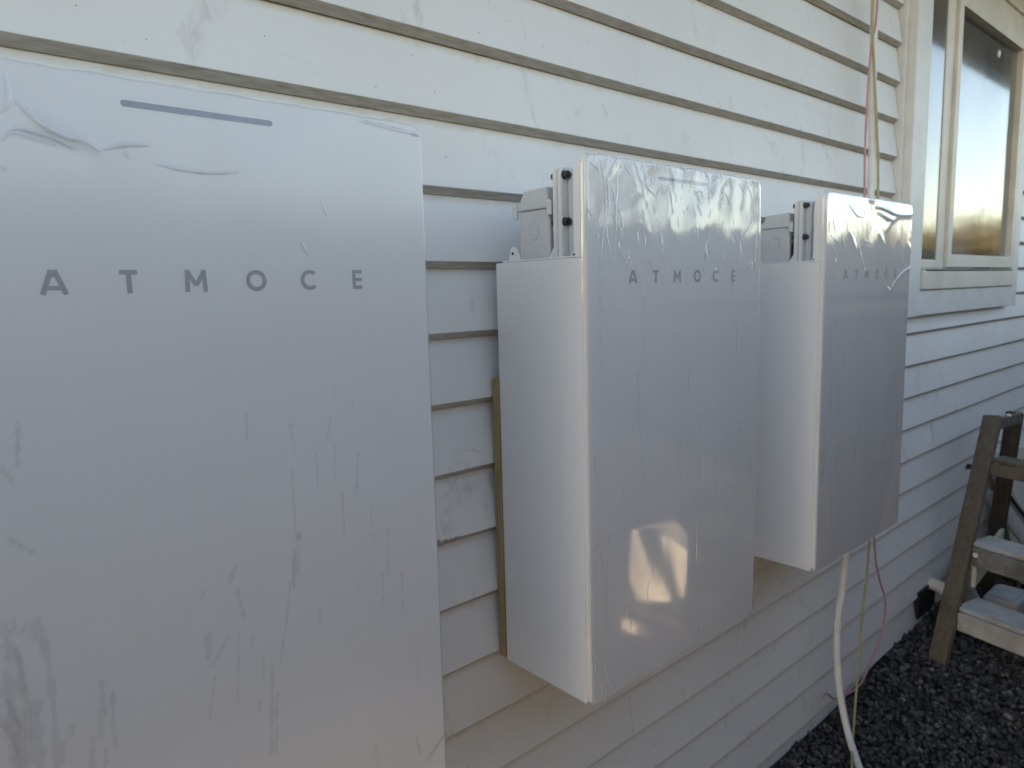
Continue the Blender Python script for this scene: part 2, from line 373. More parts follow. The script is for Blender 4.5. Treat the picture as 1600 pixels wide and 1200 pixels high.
# ------------------------------------------------------------------ house
house = tag(empty('house', (0, 0, -0.17)), 'house wall of white painted weatherboards with a cream framed window', 'house')
HO = Vector((0, 0, 0.17))
def hpart(o):
    o.parent = house; o.location = HO; return o
PITCH, Z0 = 0.14, 1.8405
WX0, WX1 = 3.062, 4.645         # outer edges of window facings
HX0, HX1 = -2.3, 9.0
def board(x0, x1, k, chips=()):
    zk = Z0 + k*PITCH; L = x1-x0
    st = list(np.arange(x0, x1, 0.28)) + [x1]
    for a, b_ in chips: st += list(np.arange(a, b_, 0.006))
    st = sorted(set(round(float(s), 4) for s in st))
    ph = rng.uniform(0, 6.28, 4); tilt = rng.normal(0, 0.0006)
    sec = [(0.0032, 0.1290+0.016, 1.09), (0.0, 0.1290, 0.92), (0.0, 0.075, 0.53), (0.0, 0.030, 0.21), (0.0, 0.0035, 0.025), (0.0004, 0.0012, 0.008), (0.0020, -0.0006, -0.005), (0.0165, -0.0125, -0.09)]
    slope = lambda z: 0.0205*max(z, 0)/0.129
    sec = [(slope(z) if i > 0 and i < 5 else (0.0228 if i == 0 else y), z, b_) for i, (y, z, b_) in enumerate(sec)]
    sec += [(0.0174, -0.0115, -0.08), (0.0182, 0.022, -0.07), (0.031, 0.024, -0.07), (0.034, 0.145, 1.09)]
    n = len(sec); V, F, BV = [], [], []
    for x in st:
        w = 0.0009*math.sin(x*1.7+ph[0]) + 0.0005*math.sin(x*5.3+ph[1]); wy = 0.0008*math.sin(x*2.1+ph[2])
        c = 0.0
        for a, b_ in chips:
            if a < x < b_: c = max(0.0, rng.normal(0.007, 0.005))*math.sin(math.pi*(x-a)/(b_-a))
        for i, (y, z, b_) in enumerate(sec):
            low = 3 < i < 8
            V.append((x, y + wy + (c*0.6 if low else 0) + tilt*(x-x0)*0, zk + z + (w if low else w*0.3) + (c if low else 0))); BV.append(b_)
    for i in range(len(st)-1):
        for j in range(n):
            F.append((i*n+j, i*n+(j+1) % n, (i+1)*n+(j+1) % n, (i+1)*n+j))
    F.append(tuple(range(n))[::-1]); F.append(tuple((len(st)-1)*n+j for j in range(n)))
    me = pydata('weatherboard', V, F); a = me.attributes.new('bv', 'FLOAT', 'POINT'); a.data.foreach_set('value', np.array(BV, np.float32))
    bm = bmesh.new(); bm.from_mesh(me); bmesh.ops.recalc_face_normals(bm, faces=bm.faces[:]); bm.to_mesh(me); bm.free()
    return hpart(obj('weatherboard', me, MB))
joints = {-8: 3.62, -11: 1.4, 5: 0.2, -2: -1.2, -13: 0.6, -5: 5.4}
for k in range(-15, 8):
    ch = {-6: [(0.56, 0.86)], -4: [(0.62, 0.74)], -8: [(1.9, 1.96)]}.get(k, ())
    if k >= -3:
        board(HX0, 3.030, k, ch); board(4.662, HX1, k)
    elif k in joints:
        board(HX0, joints[k]-0.0008, k, ch); board(joints[k]+0.0008, HX1, k)
    else: board(HX0, HX1, k, ch)
# soaker strip over the butt joint
def hbox(name, mat, *a, **kw): return hpart(bxo(name, mat, None, *a, **kw))
zk = Z0-8*PITCH
b = nb(); prism_x(b, [(0.0166, zk+0.128), (0.0150, zk+0.128), (-0.003, zk+0.002), (0.0, zk-0.001)], 3.606, 3.634); hpart(obj('joint_cover', b, M_TRIM))
# structural wall behind the boards, with the window opening
b = nb(); yb0, yb1 = 0.036, 0.14
ring_y(b, rect(HX0, HX1, -0.30, 3.0), rect(3.20, 4.56, 1.50, 2.78), yb0, yb1)
hpart(obj('wall', b, M_LINING))
for q in ((HX0, HX1, 7.9, 8.0), (HX0, HX0+0.1, 0.141, 7.899), (HX1-0.1, HX1, 0.141, 7.899)): hpart(obj('outer_wall', box(nb(), *q, -0.3, 3.0), M_TRIM))
for nm, q in (('floor', (HX0+0.11, HX1-0.11, 0.15, 7.89, -0.2, -0.1)), ('ceiling', (HX0+0.11, HX1-0.11, 0.15, 7.89, 2.95, 2.99)), ('partition', (2.9, 2.95, 0.15, 2.6, -0.09, 2.94)), ('partition', (5.0, 5.05, 0.15, 2.6, -0.09, 2.94)), ('partition', (2.96, 4.99, 2.55, 2.6, -0.09, 2.94))): hpart(obj(nm, box(nb(), *q), M_LINING))
# roof and eave
EAVE = -0.60
hbox('soffit', M_SOFFIT, HX0-0.4, HX1+0.4, EAVE, 0.034, 3.005, 3.02)
hbox('scotia', M_TRIM, HX0, HX1, -0.030, 0.030, 2.966, 3.0045, bev=0.006)
hbox('fascia', M_TRIM, HX0-0.42, HX1+0.42, EAVE-0.024, EAVE-0.001, 2.985, 3.16, bev=0.002)
b = nb(); pts = [(EAVE-0.026, 3.15), (EAVE-0.026, 3.04), (EAVE-0.06, 3.02), (EAVE-0.12, 3.03), (EAVE-0.135, 3.06), (EAVE-0.135, 3.155), (EAVE-0.128, 3.155), (EAVE-0.128, 3.065), (EAVE-0.11, 3.04), (EAVE-0.06, 3.03), (EAVE-0.034, 3.05), (EAVE-0.034, 3.15)]
prism_x(b, pts, HX0-0.45, HX1+0.45); hpart(obj('gutter', b, M_TRIM))
b = nb(); prism_x(b, [(EAVE-0.05, 3.17), (4.0, 4.9), (8.6, 3.17), (8.6, 3.12), (4.0, 4.82), (EAVE-0.05, 3.165-0.002)], HX0-0.45, HX1+0.45); hpart(obj('roof', b, M_ROOF))
for xg in (HX0+0.02, HX1-0.06): hpart(obj('gable', prism_x(nb(), [(0.1, 3.0), (4.0, 4.7), (7.9, 3.0)], xg, xg+0.04), M_TRIM))

# window: facings, frame, sashes, panes, sill
FY = -0.042; IX0, IX1 = 3.2155, 4.5495; MU0, MU1 = 3.418, 3.507
hbox('facing_board', M_TRIM, WX0, 3.215, FY, 0.030, 1.352, 2.808, bev=0.003)
hbox('facing_board', M_TRIM, 4.550, WX1, FY, 0.030, 1.352, 2.808, bev=0.003)
hbox('head_facing', M_JOIN, WX0-0.02, WX1+0.02, FY-0.006, 0.030, 2.809, 2.90, bev=0.003)
hbox('head_flashing', M_TRIM, WX0-0.03, WX1+0.03, FY-0.016, 0.030, 2.9005, 2.915, bev=0.002)
hbox('apron', M_TRIM, 3.2155, 4.5495, FY+0.006, 0.030, 1.354, 1.459, bev=0.003)
hbox('scriber', M_TRIM, 3.034, WX0-0.001, -0.012, 0.034, 1.36, 2.806, bev=0.002)
win = hpart(obj('window', ring_y(nb(), rect(IX0, IX1, 1.546, 2.808), rect(IX0+0.006, IX1-0.012, 1.549, 2.712), -0.036, 0.06), M_JOIN))
def wsub(name, bm, mat):
    return obj(name, bm, mat, win)
wsub('mullion', box(nb(), MU0, MU1, -0.032, 0.058, 1.5495, 2.7115, bev=0.004), M_JOIN)
b = nb(); prism_x(b, [(0.05, 1.462), (-0.048, 1.462), (-0.048, 1.534), (-0.044, 1.538), (0.05, 1.5455)], IX0+0.0005, IX1-0.0005, bev=0.002)
wsub('sill', b, M_JOIN)
wsub('bottom_rail', box(nb(), IX0+0.0065, MU0-0.0005, -0.030, 0.05, 1.5495, 1.588, bev=0.005), M_JOIN)
SX0, SX1 = MU1+0.007, IX1-0.015
wsub('sash', ring_y(nb(), rect(SX0, SX1, 1.556, 2.704), rect(SX0+0.050, SX1-0.046, 1.612, 2.650), -0.044, 0.0), M_JOIN)
wsub('pane', box(nb(), SX0+0.045, SX1-0.041, -0.018, -0.012, 1.605, 2.656), M_GLASS)
wsub('pane', box(nb(), IX0+0.007, MU0+0.006, -0.0275, -0.0225, 1.580, 2.715), M_GLASS)
hpart(obj('pane_fill', box(nb(), 3.19, 4.57, 0.150, 0.156, 1.40, 2.85), simple('pane_fill_grey', (0.62, 0.62, 0.60), 0.8, 0.05, 12)))  # unseen pale sheet added to lift the black of the panes
b = nb(); bmesh.ops.create_icosphere(b, subdivisions=2, radius=0.5)
for v in b.verts: v.co = Vector((v.co.x*0.040, v.co.y*0.012, v.co.z*0.036)) + Vector((4.165, -0.020, 2.575)) + Vector((0.003*math.sin(v.co.z*9), 0, 0.003*math.sin(v.co.x*8)))
wsub('putty_blob', b, M_PVCW)
b = nb(); bmesh.ops.create_icosphere(b, subdivisions=2, radius=0.5)
for v in b.verts: v.co = Vector((v.co.x*0.032, v.co.y*0.03, v.co.z*0.026)) + Vector((3.255, -0.036, 1.532))
wsub('putty_blob', b, M_PVCW)
# sub-floor vent hole low in the wall
hpart(obj('floor_vent', ring_y(nb(), rect(3.50, 3.72, -0.085, 0.045), rect(3.512, 3.708, -0.075, 0.035), -0.006, 0.03), M_DARK)); hpart(obj('vent_mesh', box(nb(), 3.513, 3.707, -0.001, 0.02, -0.074, 0.034), M_DARK))

# ------------------------------------------------------------------ battery units
FR, BK, UW, ZT, ZB, ZS = -0.2683, -0.0216, 0.5927, 1.7366, 0.7042, 1.5563
def backp(px, py, yy=FR):
    d = CF + CR*(px-800)/FPX - CU*(py-600)/FPX; t = (yy-CAM[1])/d[1]; q = CAM + t*d; return q[0], q[2]
def conv(strokes, ox, oy, sc, ux):
    return [([(lambda q: (q[0]-ux, q[1]))(backp(ox+a/sc, oy+c/sc)) for a, c in s[0]],) + tuple(s[1:]) for s in strokes]

UX1, UX2, UX3 = 0.0031, 0.9357, 1.8512
S2 = [([(180,130),(210,230),(235,420),(235,600),(205,850),(190,1050)],1.0),([(250,230),(255,400),(265,590)],.9),([(345,120),(280,220),(250,270)],1.2),
([(330,280),(330,400),(318,560),(318,750),(305,910)],.9),([(290,350),(310,480)],.8),([(465,160),(495,260),(545,440)],1.2),([(515,300),(580,390),(645,450)],1.1),
([(700,340),(655,420),(650,520)],1),([(750,350),(765,480),(785,600)],1.1),([(800,400),(808,510)],.9),([(390,190),(445,285)],.9),([(360,560),(372,720)],.8),([(490,730),(495,840)],.7),
([(935,280),(920,380)],.9),([(1005,400),(1022,470)],1),([(940,430),(1005,400)],.7),([(970,510),(1010,610)],1.1),([(860,540),(875,600)],.8),([(1195,410),(1240,520)],1.1),
([(1060,250),(1070,330),(1050,400)],.9),([(1140,270),(1148,310)],.8),([(1310,340),(1345,420)],1),([(1375,360),(1410,450),(1405,620)],1.1),([(1450,380),(1430,520),(1400,680),(1270,840)],.9),
([(1475,480),(1460,700),(1440,900),(1452,1110)],1),([(1190,620),(1170,750)],.8),([(1215,690),(1205,800)],.7),([(1330,730),(1330,850)],.8),([(1340,870),(1305,1010)],.7),
([(945,690),(955,760)],.7),([(970,690),(980,830)],.7),([(820,600),(825,700)],.8),([(240,690),(250,780),(268,860)],.8),([(620,510),(640,600)],.8),([(1100,680),(1030,880)],.6),
([(85,540),(130,600)],.9),([(1240,290),(1255,400)],.8),([(1080,430),(1065,520)],.7),([(1085,540),(1065,630)],.7),([(1180,490),(1150,570)],.6),([(640,180),(660,255)],.9),
([(830,205),(870,235)],.9),([(850,330),(860,390)],.8),([(100,170),(180,230)],1.0),([(600,285),(605,330)],.6),([(905,390),(915,420)],.6),([(1270,620),(1275,700)],.5),([(1365,700),(1355,760)],.5),
([(420,920),(425,970)],.5),([(660,730),(665,750)],.6),([(200,1060),(190,1300)],.4)]
S2b = [([(105,265),(108,330)],.6),([(165,270),(165,320)],.6),([(75,880),(110,1000),(150,1120)],.6),([(120,860),(160,1000),(200,1080)],.6),([(280,600),(275,760)],.6),([(255,640),(262,700)],.7),([(470,930),(430,960)],.5),([(620,740),(615,780)],.4),([(105,200),(100,500)],.4),([(160,420),(150,800)],.4)]
S3 = [([(245,150),(295,215),(335,225)],1.1),([(405,155),(460,175),(540,210),(645,208)],2.2),([(415,190),(500,240),(540,215)],1.6),([(500,240),(465,300)],1.4),([(255,310),(290,420)],1.3),([(200,310),(222,395)],1.1),
([(420,310),(455,385)],1.2),([(335,360),(385,380)],1.1),([(595,380),(620,445)],1.3),([(618,505),(545,560),(490,640)],1.2),([(155,230),(168,320)],.9),([(132,240),(130,310)],.9),([(355,120),(405,130)],1.2),
([(230,240),(240,300)],.7),([(290,330),(330,500)],.7),([(380,100),(378,200)],1.0),([(470,630),(490,655)],1.2),([(550,330),(545,400)],.6),([(335,520),(345,545)],1.0),([(140,330),(180,370)],.7),([(600,300),(625,330)],.9),([(575,320),(582,330)],.8)]
S1 = [([(35,150),(70,350),(60,470),(-5,525)],.8),([(110,400),(280,570),(400,650),(560,730),(700,760),(860,860)],1.3),([(860,840),(1050,800),(1280,800)],1.0),([(100,670),(180,655),(330,700),(480,755),(640,830)],1.1),
([(15,770),(60,710),(150,695),(300,740),(480,800)],1.1),([(1040,850),(1110,910)],.7),([(0,1010),(60,990)],.6)]
S1b = [([(240,255),(285,265),(335,270),(372,268)],.8),([(500,312),(512,338)],.6),([(470,375),(480,400)],.5),([(640,208),(655,211)],1.0),([(560,188),(655,212)],.9)]
S1c = [([(50,820),(75,950),(95,1190)],1.0),([(20,980),(60,1100),(75,1200)],.9),([(0,1040),(40,1130),(60,1210)],.8),([(1392,1090),(1330,1175)],.9),([(918,520),(918,640)],.5),([(935,460),(935,490)],.5),([(1300,1100),(1310,1160)],.5),([(1170,1120),(1180,1200)],.4)]
K1 = [([(770,90),(770,180)],7),([(908,130),(920,215)],8),([(912,260),(918,400),(925,500)],6),([(930,510),(932,590)],9),([(905,620),(892,760),(875,870)],8),([(985,215),(992,330)],6),([(1032,100),(1022,180)],6),([(1048,190),(1045,310)],7),([(1118,220),(1112,350)],8),
([(1068,340),(1075,490)],8),([(1160,380),(1158,440)],6),([(1212,450),(1212,590)],6),([(1195,590),(1195,690)],7),([(1000,710),(998,755)],7),([(740,650),(765,730)],13),([(735,570),(725,610)],8),([(720,590),(718,630)],8),([(650,790),(650,860)],20),([(710,790),(665,875)],9),([(672,910),(655,1050)],7),
([(822,850),(822,915)],9),([(850,870),(848,1150)],11),([(865,970),(862,1150)],9),([(120,730),(150,870),(165,980),(180,1190)],17),([(315,930),(328,1040)],13),([(352,960),(350,1060),(362,1130)],12),([(310,1020),(318,1100)],14),([(15,750),(30,850)],22),([(48,820),(80,960)],10),([(195,1120),(197,1180)],14),
([(290,1110),(285,1205)],14),([(225,1070),(222,1100)],14),([(75,760),(65,775)],16),([(105,755),(108,800)],20),([(45,735),(45,760)],10),([(20,480),(100,525)],10),([(745,770),(742,1000)],6),([(790,790),(782,830)],8),([(1305,860),(1303,920)],7),([(1255,590),(1258,720)],7),([(810,990),(810,1015)],10),([(1100,60),(1100,90)],7),([(1040,10),(1045,45)],6),([(330,1140),(328,1200)],8),([(640,640),(630,670)],7),([(55,120),(55,250)],10),([(5,260),(35,300)],10),([(1170,470),(1175,500)],6),([(1120,630),(1118,650)],6),([(110,1000),(125,1200)],26),([(20,900),(60,1200)],30)]
rs = random.Random(5)
def rand_strokes(n, x0, x1, z0, z1, lmin, lmax, amp, ang=0.25):
    out = []
    for _ in range(n):
        x, z, L = rs.uniform(x0, x1), rs.uniform(z0, z1), rs.uniform(lmin, lmax); a = rs.gauss(0, ang)
        out.append(([(x, z), (x+L*math.sin(a)*0.5+rs.gauss(0, .002), z-L*0.5), (x+L*math.sin(a), z-L)], amp*rs.uniform(.5, 1.2)))
    return out
def dist_field(PX, PZ, poly):
    best = np.full(PX.shape, 9.0); tb = np.zeros(PX.shape); n = len(poly)-1
    for i in range(n):
        ax, az = poly[i]; bx, bz = poly[i+1]; dx, dz = bx-ax, bz-az; L2 = dx*dx+dz*dz+1e-12
        t = np.clip(((PX-ax)*dx+(PZ-az)*dz)/L2, 0, 1); d = np.hypot(PX-ax-t*dx, PZ-az-t*dz)
        m = d < best; best[m] = d[m]; tb[m] = (i+t[m])/n
    return best, tb
def film_mesh(ridges, marks, hw, wav, nx=150, nz=260, over=0.003, cre=1.0, dark=0.7, seed=1):
    rr = np.random.default_rng(seed)
    def hfun(PX, PZ):
        top = np.clip((PZ-(ZT-0.30))/0.30, 0, 1)
        return wav*(top**1.2)*(0.0008*np.sin(PX*61+3*np.sin(PZ*9))*np.cos(PZ*23+PX*11) + 0.0006*np.sin(PX*27-PZ*37+2)) + wav*0.0003*np.sin(PX*33+np.sin(PZ*5)*2)
    xs = np.linspace(-0.0015, UW+over, nx); u = np.linspace(0, 1, nz)
    zs = ZB + 0.004 + (ZT+0.0015-ZB-0.004)*(1-(1-u)**1.25)
    PX, PZ = np.meshgrid(xs, zs, indexing='ij'); H = np.zeros_like(PX); CRS = np.zeros_like(PX); MK = np.zeros_like(PX)
    for poly, a in ridges:
        if a < 1.15: continue
        x0 = min(p[0] for p in poly)-.03; x1 = max(p[0] for p in poly)+.03; z0 = min(p[1] for p in poly)-.03; z1 = max(p[1] for p in poly)+.03
        s = (PX > x0) & (PX < x1) & (PZ > z0) & (PZ < z1)
        if not s.any(): continue
        d, t = dist_field(PX[s], PZ[s], poly); e = np.sin(np.pi*np.clip(t*0.94+0.03, 0, 1))**0.6
        H[s] += 0.0008*a*e*np.exp(-(d/0.008)**2)
    H += hfun(PX, PZ)
    for poly, wd in marks:
        x0 = min(p[0] for p in poly)-.03; x1 = max(p[0] for p in poly)+.03; z0 = min(p[1] for p in poly)-.03; z1 = max(p[1] for p in poly)+.03
        s = (PX > x0) & (PX < x1) & (PZ > z0) & (PZ < z1)
        if not s.any(): continue
        d, t = dist_field(PX[s], PZ[s], poly); wr = wd*0.5/2*0.00093*1.15
        wr = wr*(0.75+0.35*np.sin(t*17+wd)); MK[s] = np.maximum(MK[s], 0.55*np.clip(1.3-(d/np.maximum(wr, 1e-4))**2*0.9, 0, 1))
    YY = FR - 0.0012 - H
    # roll the film round the rim of the panel
    ed = np.maximum(np.maximum(-(PX-0.004)/0.006, (PX-(UW-0.002))/0.006), np.maximum((PZ-(ZT-0.004))/0.006, 0)); ed = np.clip(ed, 0, 1)
    YY = YY + ed**2*0.011*(1+0.25*np.sin(PX*90)*np.sin(PZ*70))
    PZ = PZ + (PZ > ZT-0.008)*0.0009*np.sin(PX*140+np.sin(PX*47)*2)*wav
    PX = PX + (PX > UW-0.004)*0.0011*np.sin(PZ*75+np.sin(PZ*31)*2)*wav
    # rounded corners
    for cx, sx in ((0.020, -1), (UW-0.020, 1)):
        for cz, sz in ((ZT-0.020, 1), (ZB+0.020, -1)):
            ax_, az_ = (PX-cx)*sx, (PZ-cz)*sz; s = (ax_ > 0) & (az_ > 0); m = np.maximum(ax_, az_); r = np.hypot(ax_, az_)+1e-9
            PX = np.where(s, cx+sx*ax_*m/r, PX); PZ = np.where(s, cz+sz*az_*m/r, PZ)
    V = np.stack([PX, YY, PZ], -1).reshape(-1, 3).astype(np.float32)
    I = np.arange(nx*nz).reshape(nx, nz); F = np.stack([I[:-1, :-1], I[1:, :-1], I[1:, 1:], I[:-1, 1:]], -1).reshape(-1, 4)
    # crisp creases: narrow folded ribbons standing on the sheet
    RV, RF, RC, RM = [], [], [], []; base = nx*nz
    prof = ((-1.0, 0.0, 0.0, 0.0), (-0.40, 0.8, 0.75, 0.0), (0.0, 1.0, 1.0, 0.0), (0.42, 0.62, 0.6, 0.4), (1.0, 0.0, 0.12, 1.0))  # also paints a white glint on the peak and a dark flank
    for poly, a in ridges:
        pts = np.array([(p.x, p.z) for p in spline([(q[0], 0, q[1]) for q in poly], 10)]); sd = np.r_[0, np.cumsum(np.hypot(*np.diff(pts, axis=0).T))]
        n = max(5, int(sd[-1]/0.003)); sv = np.linspace(0, sd[-1], n); px_ = np.interp(sv, sd, pts[:, 0]); pz_ = np.interp(sv, sd, pts[:, 1])
        wob = np.convolve(rr.normal(0, 1, n+8), np.ones(5)/5, 'same')[4:4+n]; px_ = px_ + wob*0.0011; t = np.linspace(0, 1, n)
        e = np.sin(np.pi*(t*0.97+0.015))**0.55*(0.75+0.5*np.abs(np.convolve(rr.normal(0, 1, n+8), np.ones(4)/4, 'same')[4:4+n])); flip = 1 if rr.random() < 0.5 else -1
        tx = np.gradient(px_); tz = np.gradient(pz_); L = np.hypot(tx, tz)+1e-9; nx_, nz_ = -tz/L, tx/L; k0 = base+len(RV)
        for i in range(n):
            for o_, h_, c_, m_ in prof:
                x = px_[i]+nx_[i]*o_*flip*hw*(0.45+0.55*min(e[i], 1.2)*min(1.3, 0.5+a*0.6)); z = pz_[i]+nz_[i]*o_*flip*hw*(0.45+0.55*min(e[i], 1.2)*min(1.3, 0.5+a*0.6))
                x = min(max(x, 0.001), UW+over-0.001); z = min(z, ZT-0.0005)
                RV.append((x, FR-0.0014-float(hfun(np.array(x), np.array(z)))-(0.0006 if a >= 1.15 else 0)-0.0014*min(a, 1.6)*(1.0 if a > 0.35 else 0.35)*e[i]*h_, z)); RC.append(c_*max(0.55, min(1.2, a))*min(e[i], 1.1)); RM.append(m_*dark*min(e[i], 1)*(min(a, 1.0) if a > 0.35 else 0.0))
        for i in range(n-1):
            for j in range(4): RF.append((k0+i*5+j, k0+(i+1)*5+j, k0+(i+1)*5+j+1, k0+i*5+j+1) if flip > 0 else (k0+i*5+j, k0+i*5+j+1, k0+(i+1)*5+j+1, k0+(i+1)*5+j))
    V = np.concatenate([V, np.array(RV, np.float32)]); F = np.concatenate([F, np.array(RF, dtype=F.dtype)])
    CRS = np.concatenate([CRS.ravel(), np.array(RC)]); MK = np.concatenate([MK.ravel(), np.array(RM)])
    me = bpy.data.meshes.new('protective_film'); me.vertices.add(len(V)); me.vertices.foreach_set('co', V.ravel())
    me.loops.add(F.size); me.loops.foreach_set('vertex_index', F.ravel().astype(np.int32)); me.polygons.add(len(F))
    me.polygons.foreach_set('loop_start', np.arange(0, F.size, 4, dtype=np.int32)); me.update(calc_edges=True)
    for nme, A in (('mark', MK), ('crease_glint', CRS*cre)):
        a = me.attributes.new(nme, 'FLOAT', 'POINT'); a.data.foreach_set('value', A.reshape(-1).astype(np.float32))
    me.shade_smooth(); return me

# lettering built from strokes on a 1-high cap grid
def seg(b, p, q, w=0.19):
    p, q = Vector((p[0], 0, p[1])), Vector((q[0], 0, q[1])); d = (q-p).normalized(); n = Vector((-d.z, 0, d.x))*w/2
    vs_ = [b.verts.new(c) for c in (p+n, p-n, q-n, q+n)]; b.faces.new(vs_)
def arc(b, cx, cz, r, a0, a1, w=0.19, n=20):
    A = [R(a0+(a1-a0)*i/n) for i in range(n+1)]
    i_ = [b.verts.new((cx+(r-w/2)*math.cos(a), 0, cz+(r-w/2)*math.sin(a))) for a in A]; o_ = [b.verts.new((cx+(r+w/2)*math.cos(a), 0, cz+(r+w/2)*math.sin(a))) for a in A]
    for i in range(n): b.faces.new((i_[i], o_[i], o_[i+1], i_[i+1]))
def letters():
    H = 0.0250; out = []
    def A(t):
        h = 0.42
        seg(t, (-h, 0), (-0.06, 1), .20); seg(t, (h, 0), (0.06, 1), .20)
        t.faces.new([t.verts.new((x, 0, z)) for x, z in ((-.16, 1), (-.05, .72), (.05, .72), (.16, 1))]); seg(t, (-.30, .27), (.30, .27), .17)
    def T(t): seg(t, (-.36, .905), (.36, .905)); seg(t, (0, 0), (0, .83), .21)
    def Mm(t): seg(t, (-.40, 0), (-.36, 1), .20); seg(t, (.40, 0), (.36, 1), .20); seg(t, (-.36, .93), (0, .30), .19); seg(t, (.36, .93), (0, .30), .19)
    def O(t): arc(t, 0, .5, .41, 0, 360, .19, 36)
    def C(t): arc(t, .05, .5, .41, 48, 312, .19, 30)
    def E(t):
        seg(t, (-.20, 0), (-.20, 1), .19)
        for z in (.09, .5, .91): seg(t, (-.16, z), (.27, z), .175)
    for fn, xc in zip((A, T, Mm, O, C, E), (0.1315, 0.2015, 0.2715, 0.3420, 0.4105, 0.4800)):
        t = nb(); fn(t); t.faces.ensure_lookup_table()
        for i, f in enumerate(t.faces):      # a hair of depth between strokes so they never share a plane
            for v in f.verts: v.co.y = FR-0.00030-0.00001*(i % 23)
        for v in t.verts: v.co = Vector((xc + v.co.x*H, v.co.y, 1.5085 + v.co.z*H))
        out.append(t)
    return out
def battery(ux, label, film, fm=None):
    root = tag(empty('battery_unit', (ux, 0, ZB)), label, 'battery', 'wall mounted battery units')
    off = Vector((0, 0, -ZB)); parts = {}
    def part(name, bm, mat, parent=None, smooth=False):
        o = obj(name, bm, mat, smooth=smooth); o.parent = parent or root
        if parent is None: o.location = off
        return o
    # front panel with rounded corners
    b = nb(); prism_y(b, rrect(0, UW, ZB, ZT, 0.020), FR, FR+0.0125, bev=0.0024); fp = part('front_panel', b, M_PANEL)
    b = nb(); prism_y(b, rrect(0.2095, 0.3755, 1.7055, 1.7120, 0.0032), FR-0.0006, FR+0.001); part('light_bar', b, M_BAR)
    for t_ in letters(): part('letter', t_, M_INK)
    part('protective_film', film, fm or M_FILM)
    # shell: five walls, open above the shoulder
    y0, y1, t = FR+0.0130, BK, 0.0022
    b = nb()
    box(b, 0.0015, UW-0.0015, y0, y1, ZB+0.001, ZS, bev=0.0030)
    part('shell', b, M_SHELL)
    lip = [(y0, ZS+0.0006), (y0, ZT-0.012), (y0+0.012, ZT-0.018), (y0+0.0180, ZT-0.03), (y0+0.0180, ZS+0.014), (y0+0.024, ZS+0.0045), (y0+0.030, ZS+0.0006)]
    for xa in (0.0025, UW-0.0125): part('front_lip', prism_x(nb(), lip, xa, xa+0.010, bev=0.0008), M_SHELL)
    part('backing_plate', box(nb(), 0.013, UW-0.013, y0, y0+0.012, ZS+0.001, ZT-0.014), M_SHELL)
    b = nb(); cyl(b, (0.0005, y0+0.0165, ZS+0.0062), (0.006, y0+0.0165, ZS+0.0062), 0.0018, n=12); part('screw_hole', b, M_DARK)
    # shoulder rail and mounting ear
    b = nb(); box(b, 0.004, 0.009, y0+0.031, y1-0.020, ZS+0.0004, ZS+0.0040, bev=0.0007); part('shoulder_rail', b, M_SHELL)
    b = nb(); prism_x(b, [(-0.052, ZS+0.0005), (-0.058, ZS+0.027), (-0.063, ZS+0.030), (-0.070, ZS+0.030), (-0.075, ZS+0.027), (-0.091, ZS+0.0005)], 0.010, 0.0135, bev=0.0006); ear = part('mounting_ear', b, M_SHELL)
    b = nb(); cyl(b, (0.0090, -0.0655, ZS+0.017), (0.0105, -0.0655, ZS+0.017), 0.0028, n=14); part('ear_hole', b, M_DARK, ear)
    # inverter casting: two flanges bolted together, body in front
    for ya, yb_ in ((-0.2035, -0.1930), (-0.1915, -0.1805)):
        b = nb(); prism_y(b, rrect(0.008, UW-0.008, ZS-0.10, ZT-0.0155, 0.014), ya, yb_, bev=0.0014); part('flange', b, M_GASK)
    b = nb(); prism_y(b, rrect(0.034, UW-0.034, ZS-0.09, ZT-0.038, 0.012), y0+0.0125, -0.2040, bev=0.001); part('inverter_body', b, M_INNER)
    b = nb(); prism_y(b, rrect(0.024, UW-0.024, ZS-0.09, ZT-0.020, 0.012), -0.2200, -0.2042, bev=0.002); part('inverter_rim', b, M_INNER)
    for zb in (ZT-0.030, ZT-0.113):
        for xb in (0.0165, UW-0.0165):
            b = lathe(nb(), (xb, -0.1745, zb), (0, -1, 0), [(0.0062, 0), (0.0062, 0.0055), (0.003, 0.0058), (0.003, 0.0288), (0.0082, 0.029), (0.0082, 0.0305), (0.0070, 0.0306), (0.0070, 0.039), (0.0042, 0.0391), (0.0042, 0.042)], 12)
            part('bolt', b, M_BOLT)
    # junction box with hooded lid
    jx0, jx1 = 0.013, 0.20
    b = nb(); box(b, jx0, jx1, -0.1660, -0.0840, ZS+0.0008, 1.6520, bev=0.004); jb = part('junction_box', b, M_GREYPL)
    b = nb(); prism_x(b, [(-0.1690, 1.6525), (-0.1690, 1.6585), (-0.1660, 1.6600), (-0.1640, 1.6905), (-0.1010, 1.6880), (-0.0830, 1.6610), (-0.0730, 1.6595), (-0.0730, 1.6525)], jx0-0.003, jx1+0.003, bev=0.0014); part('lid', b, M_GREYPL, jb)
    for yc in (-0.0775, -0.1715):
        part('lid_clip', lathe(nb(), (jx0-0.004, yc, 1.6385), (0, 0, 1), [(0.0055, 0), (0.0062, 0.001), (0.0062, 0.0250), (0.0048, 0.0256), (0.0032, 0.028)], 16), M_GREYPL, jb)
    b = nb()
    n = 40
    ring = [[b.verts.new((jx0-0.0004-dx, -0.122+r*math.cos(2*math.pi*i/n), 1.612+r*math.sin(2*math.pi*i/n))) for i in range(n)] for r, dx in ((0.0172, 0), (0.0165, 0.0009), (0.0155, 0.0009), (0.0148, 0))]
    for a_, c_ in zip(ring, ring[1:]):
        for i in range(n): b.faces.new((a_[i], a_[(i+1) % n], c_[(i+1) % n], c_[i]))
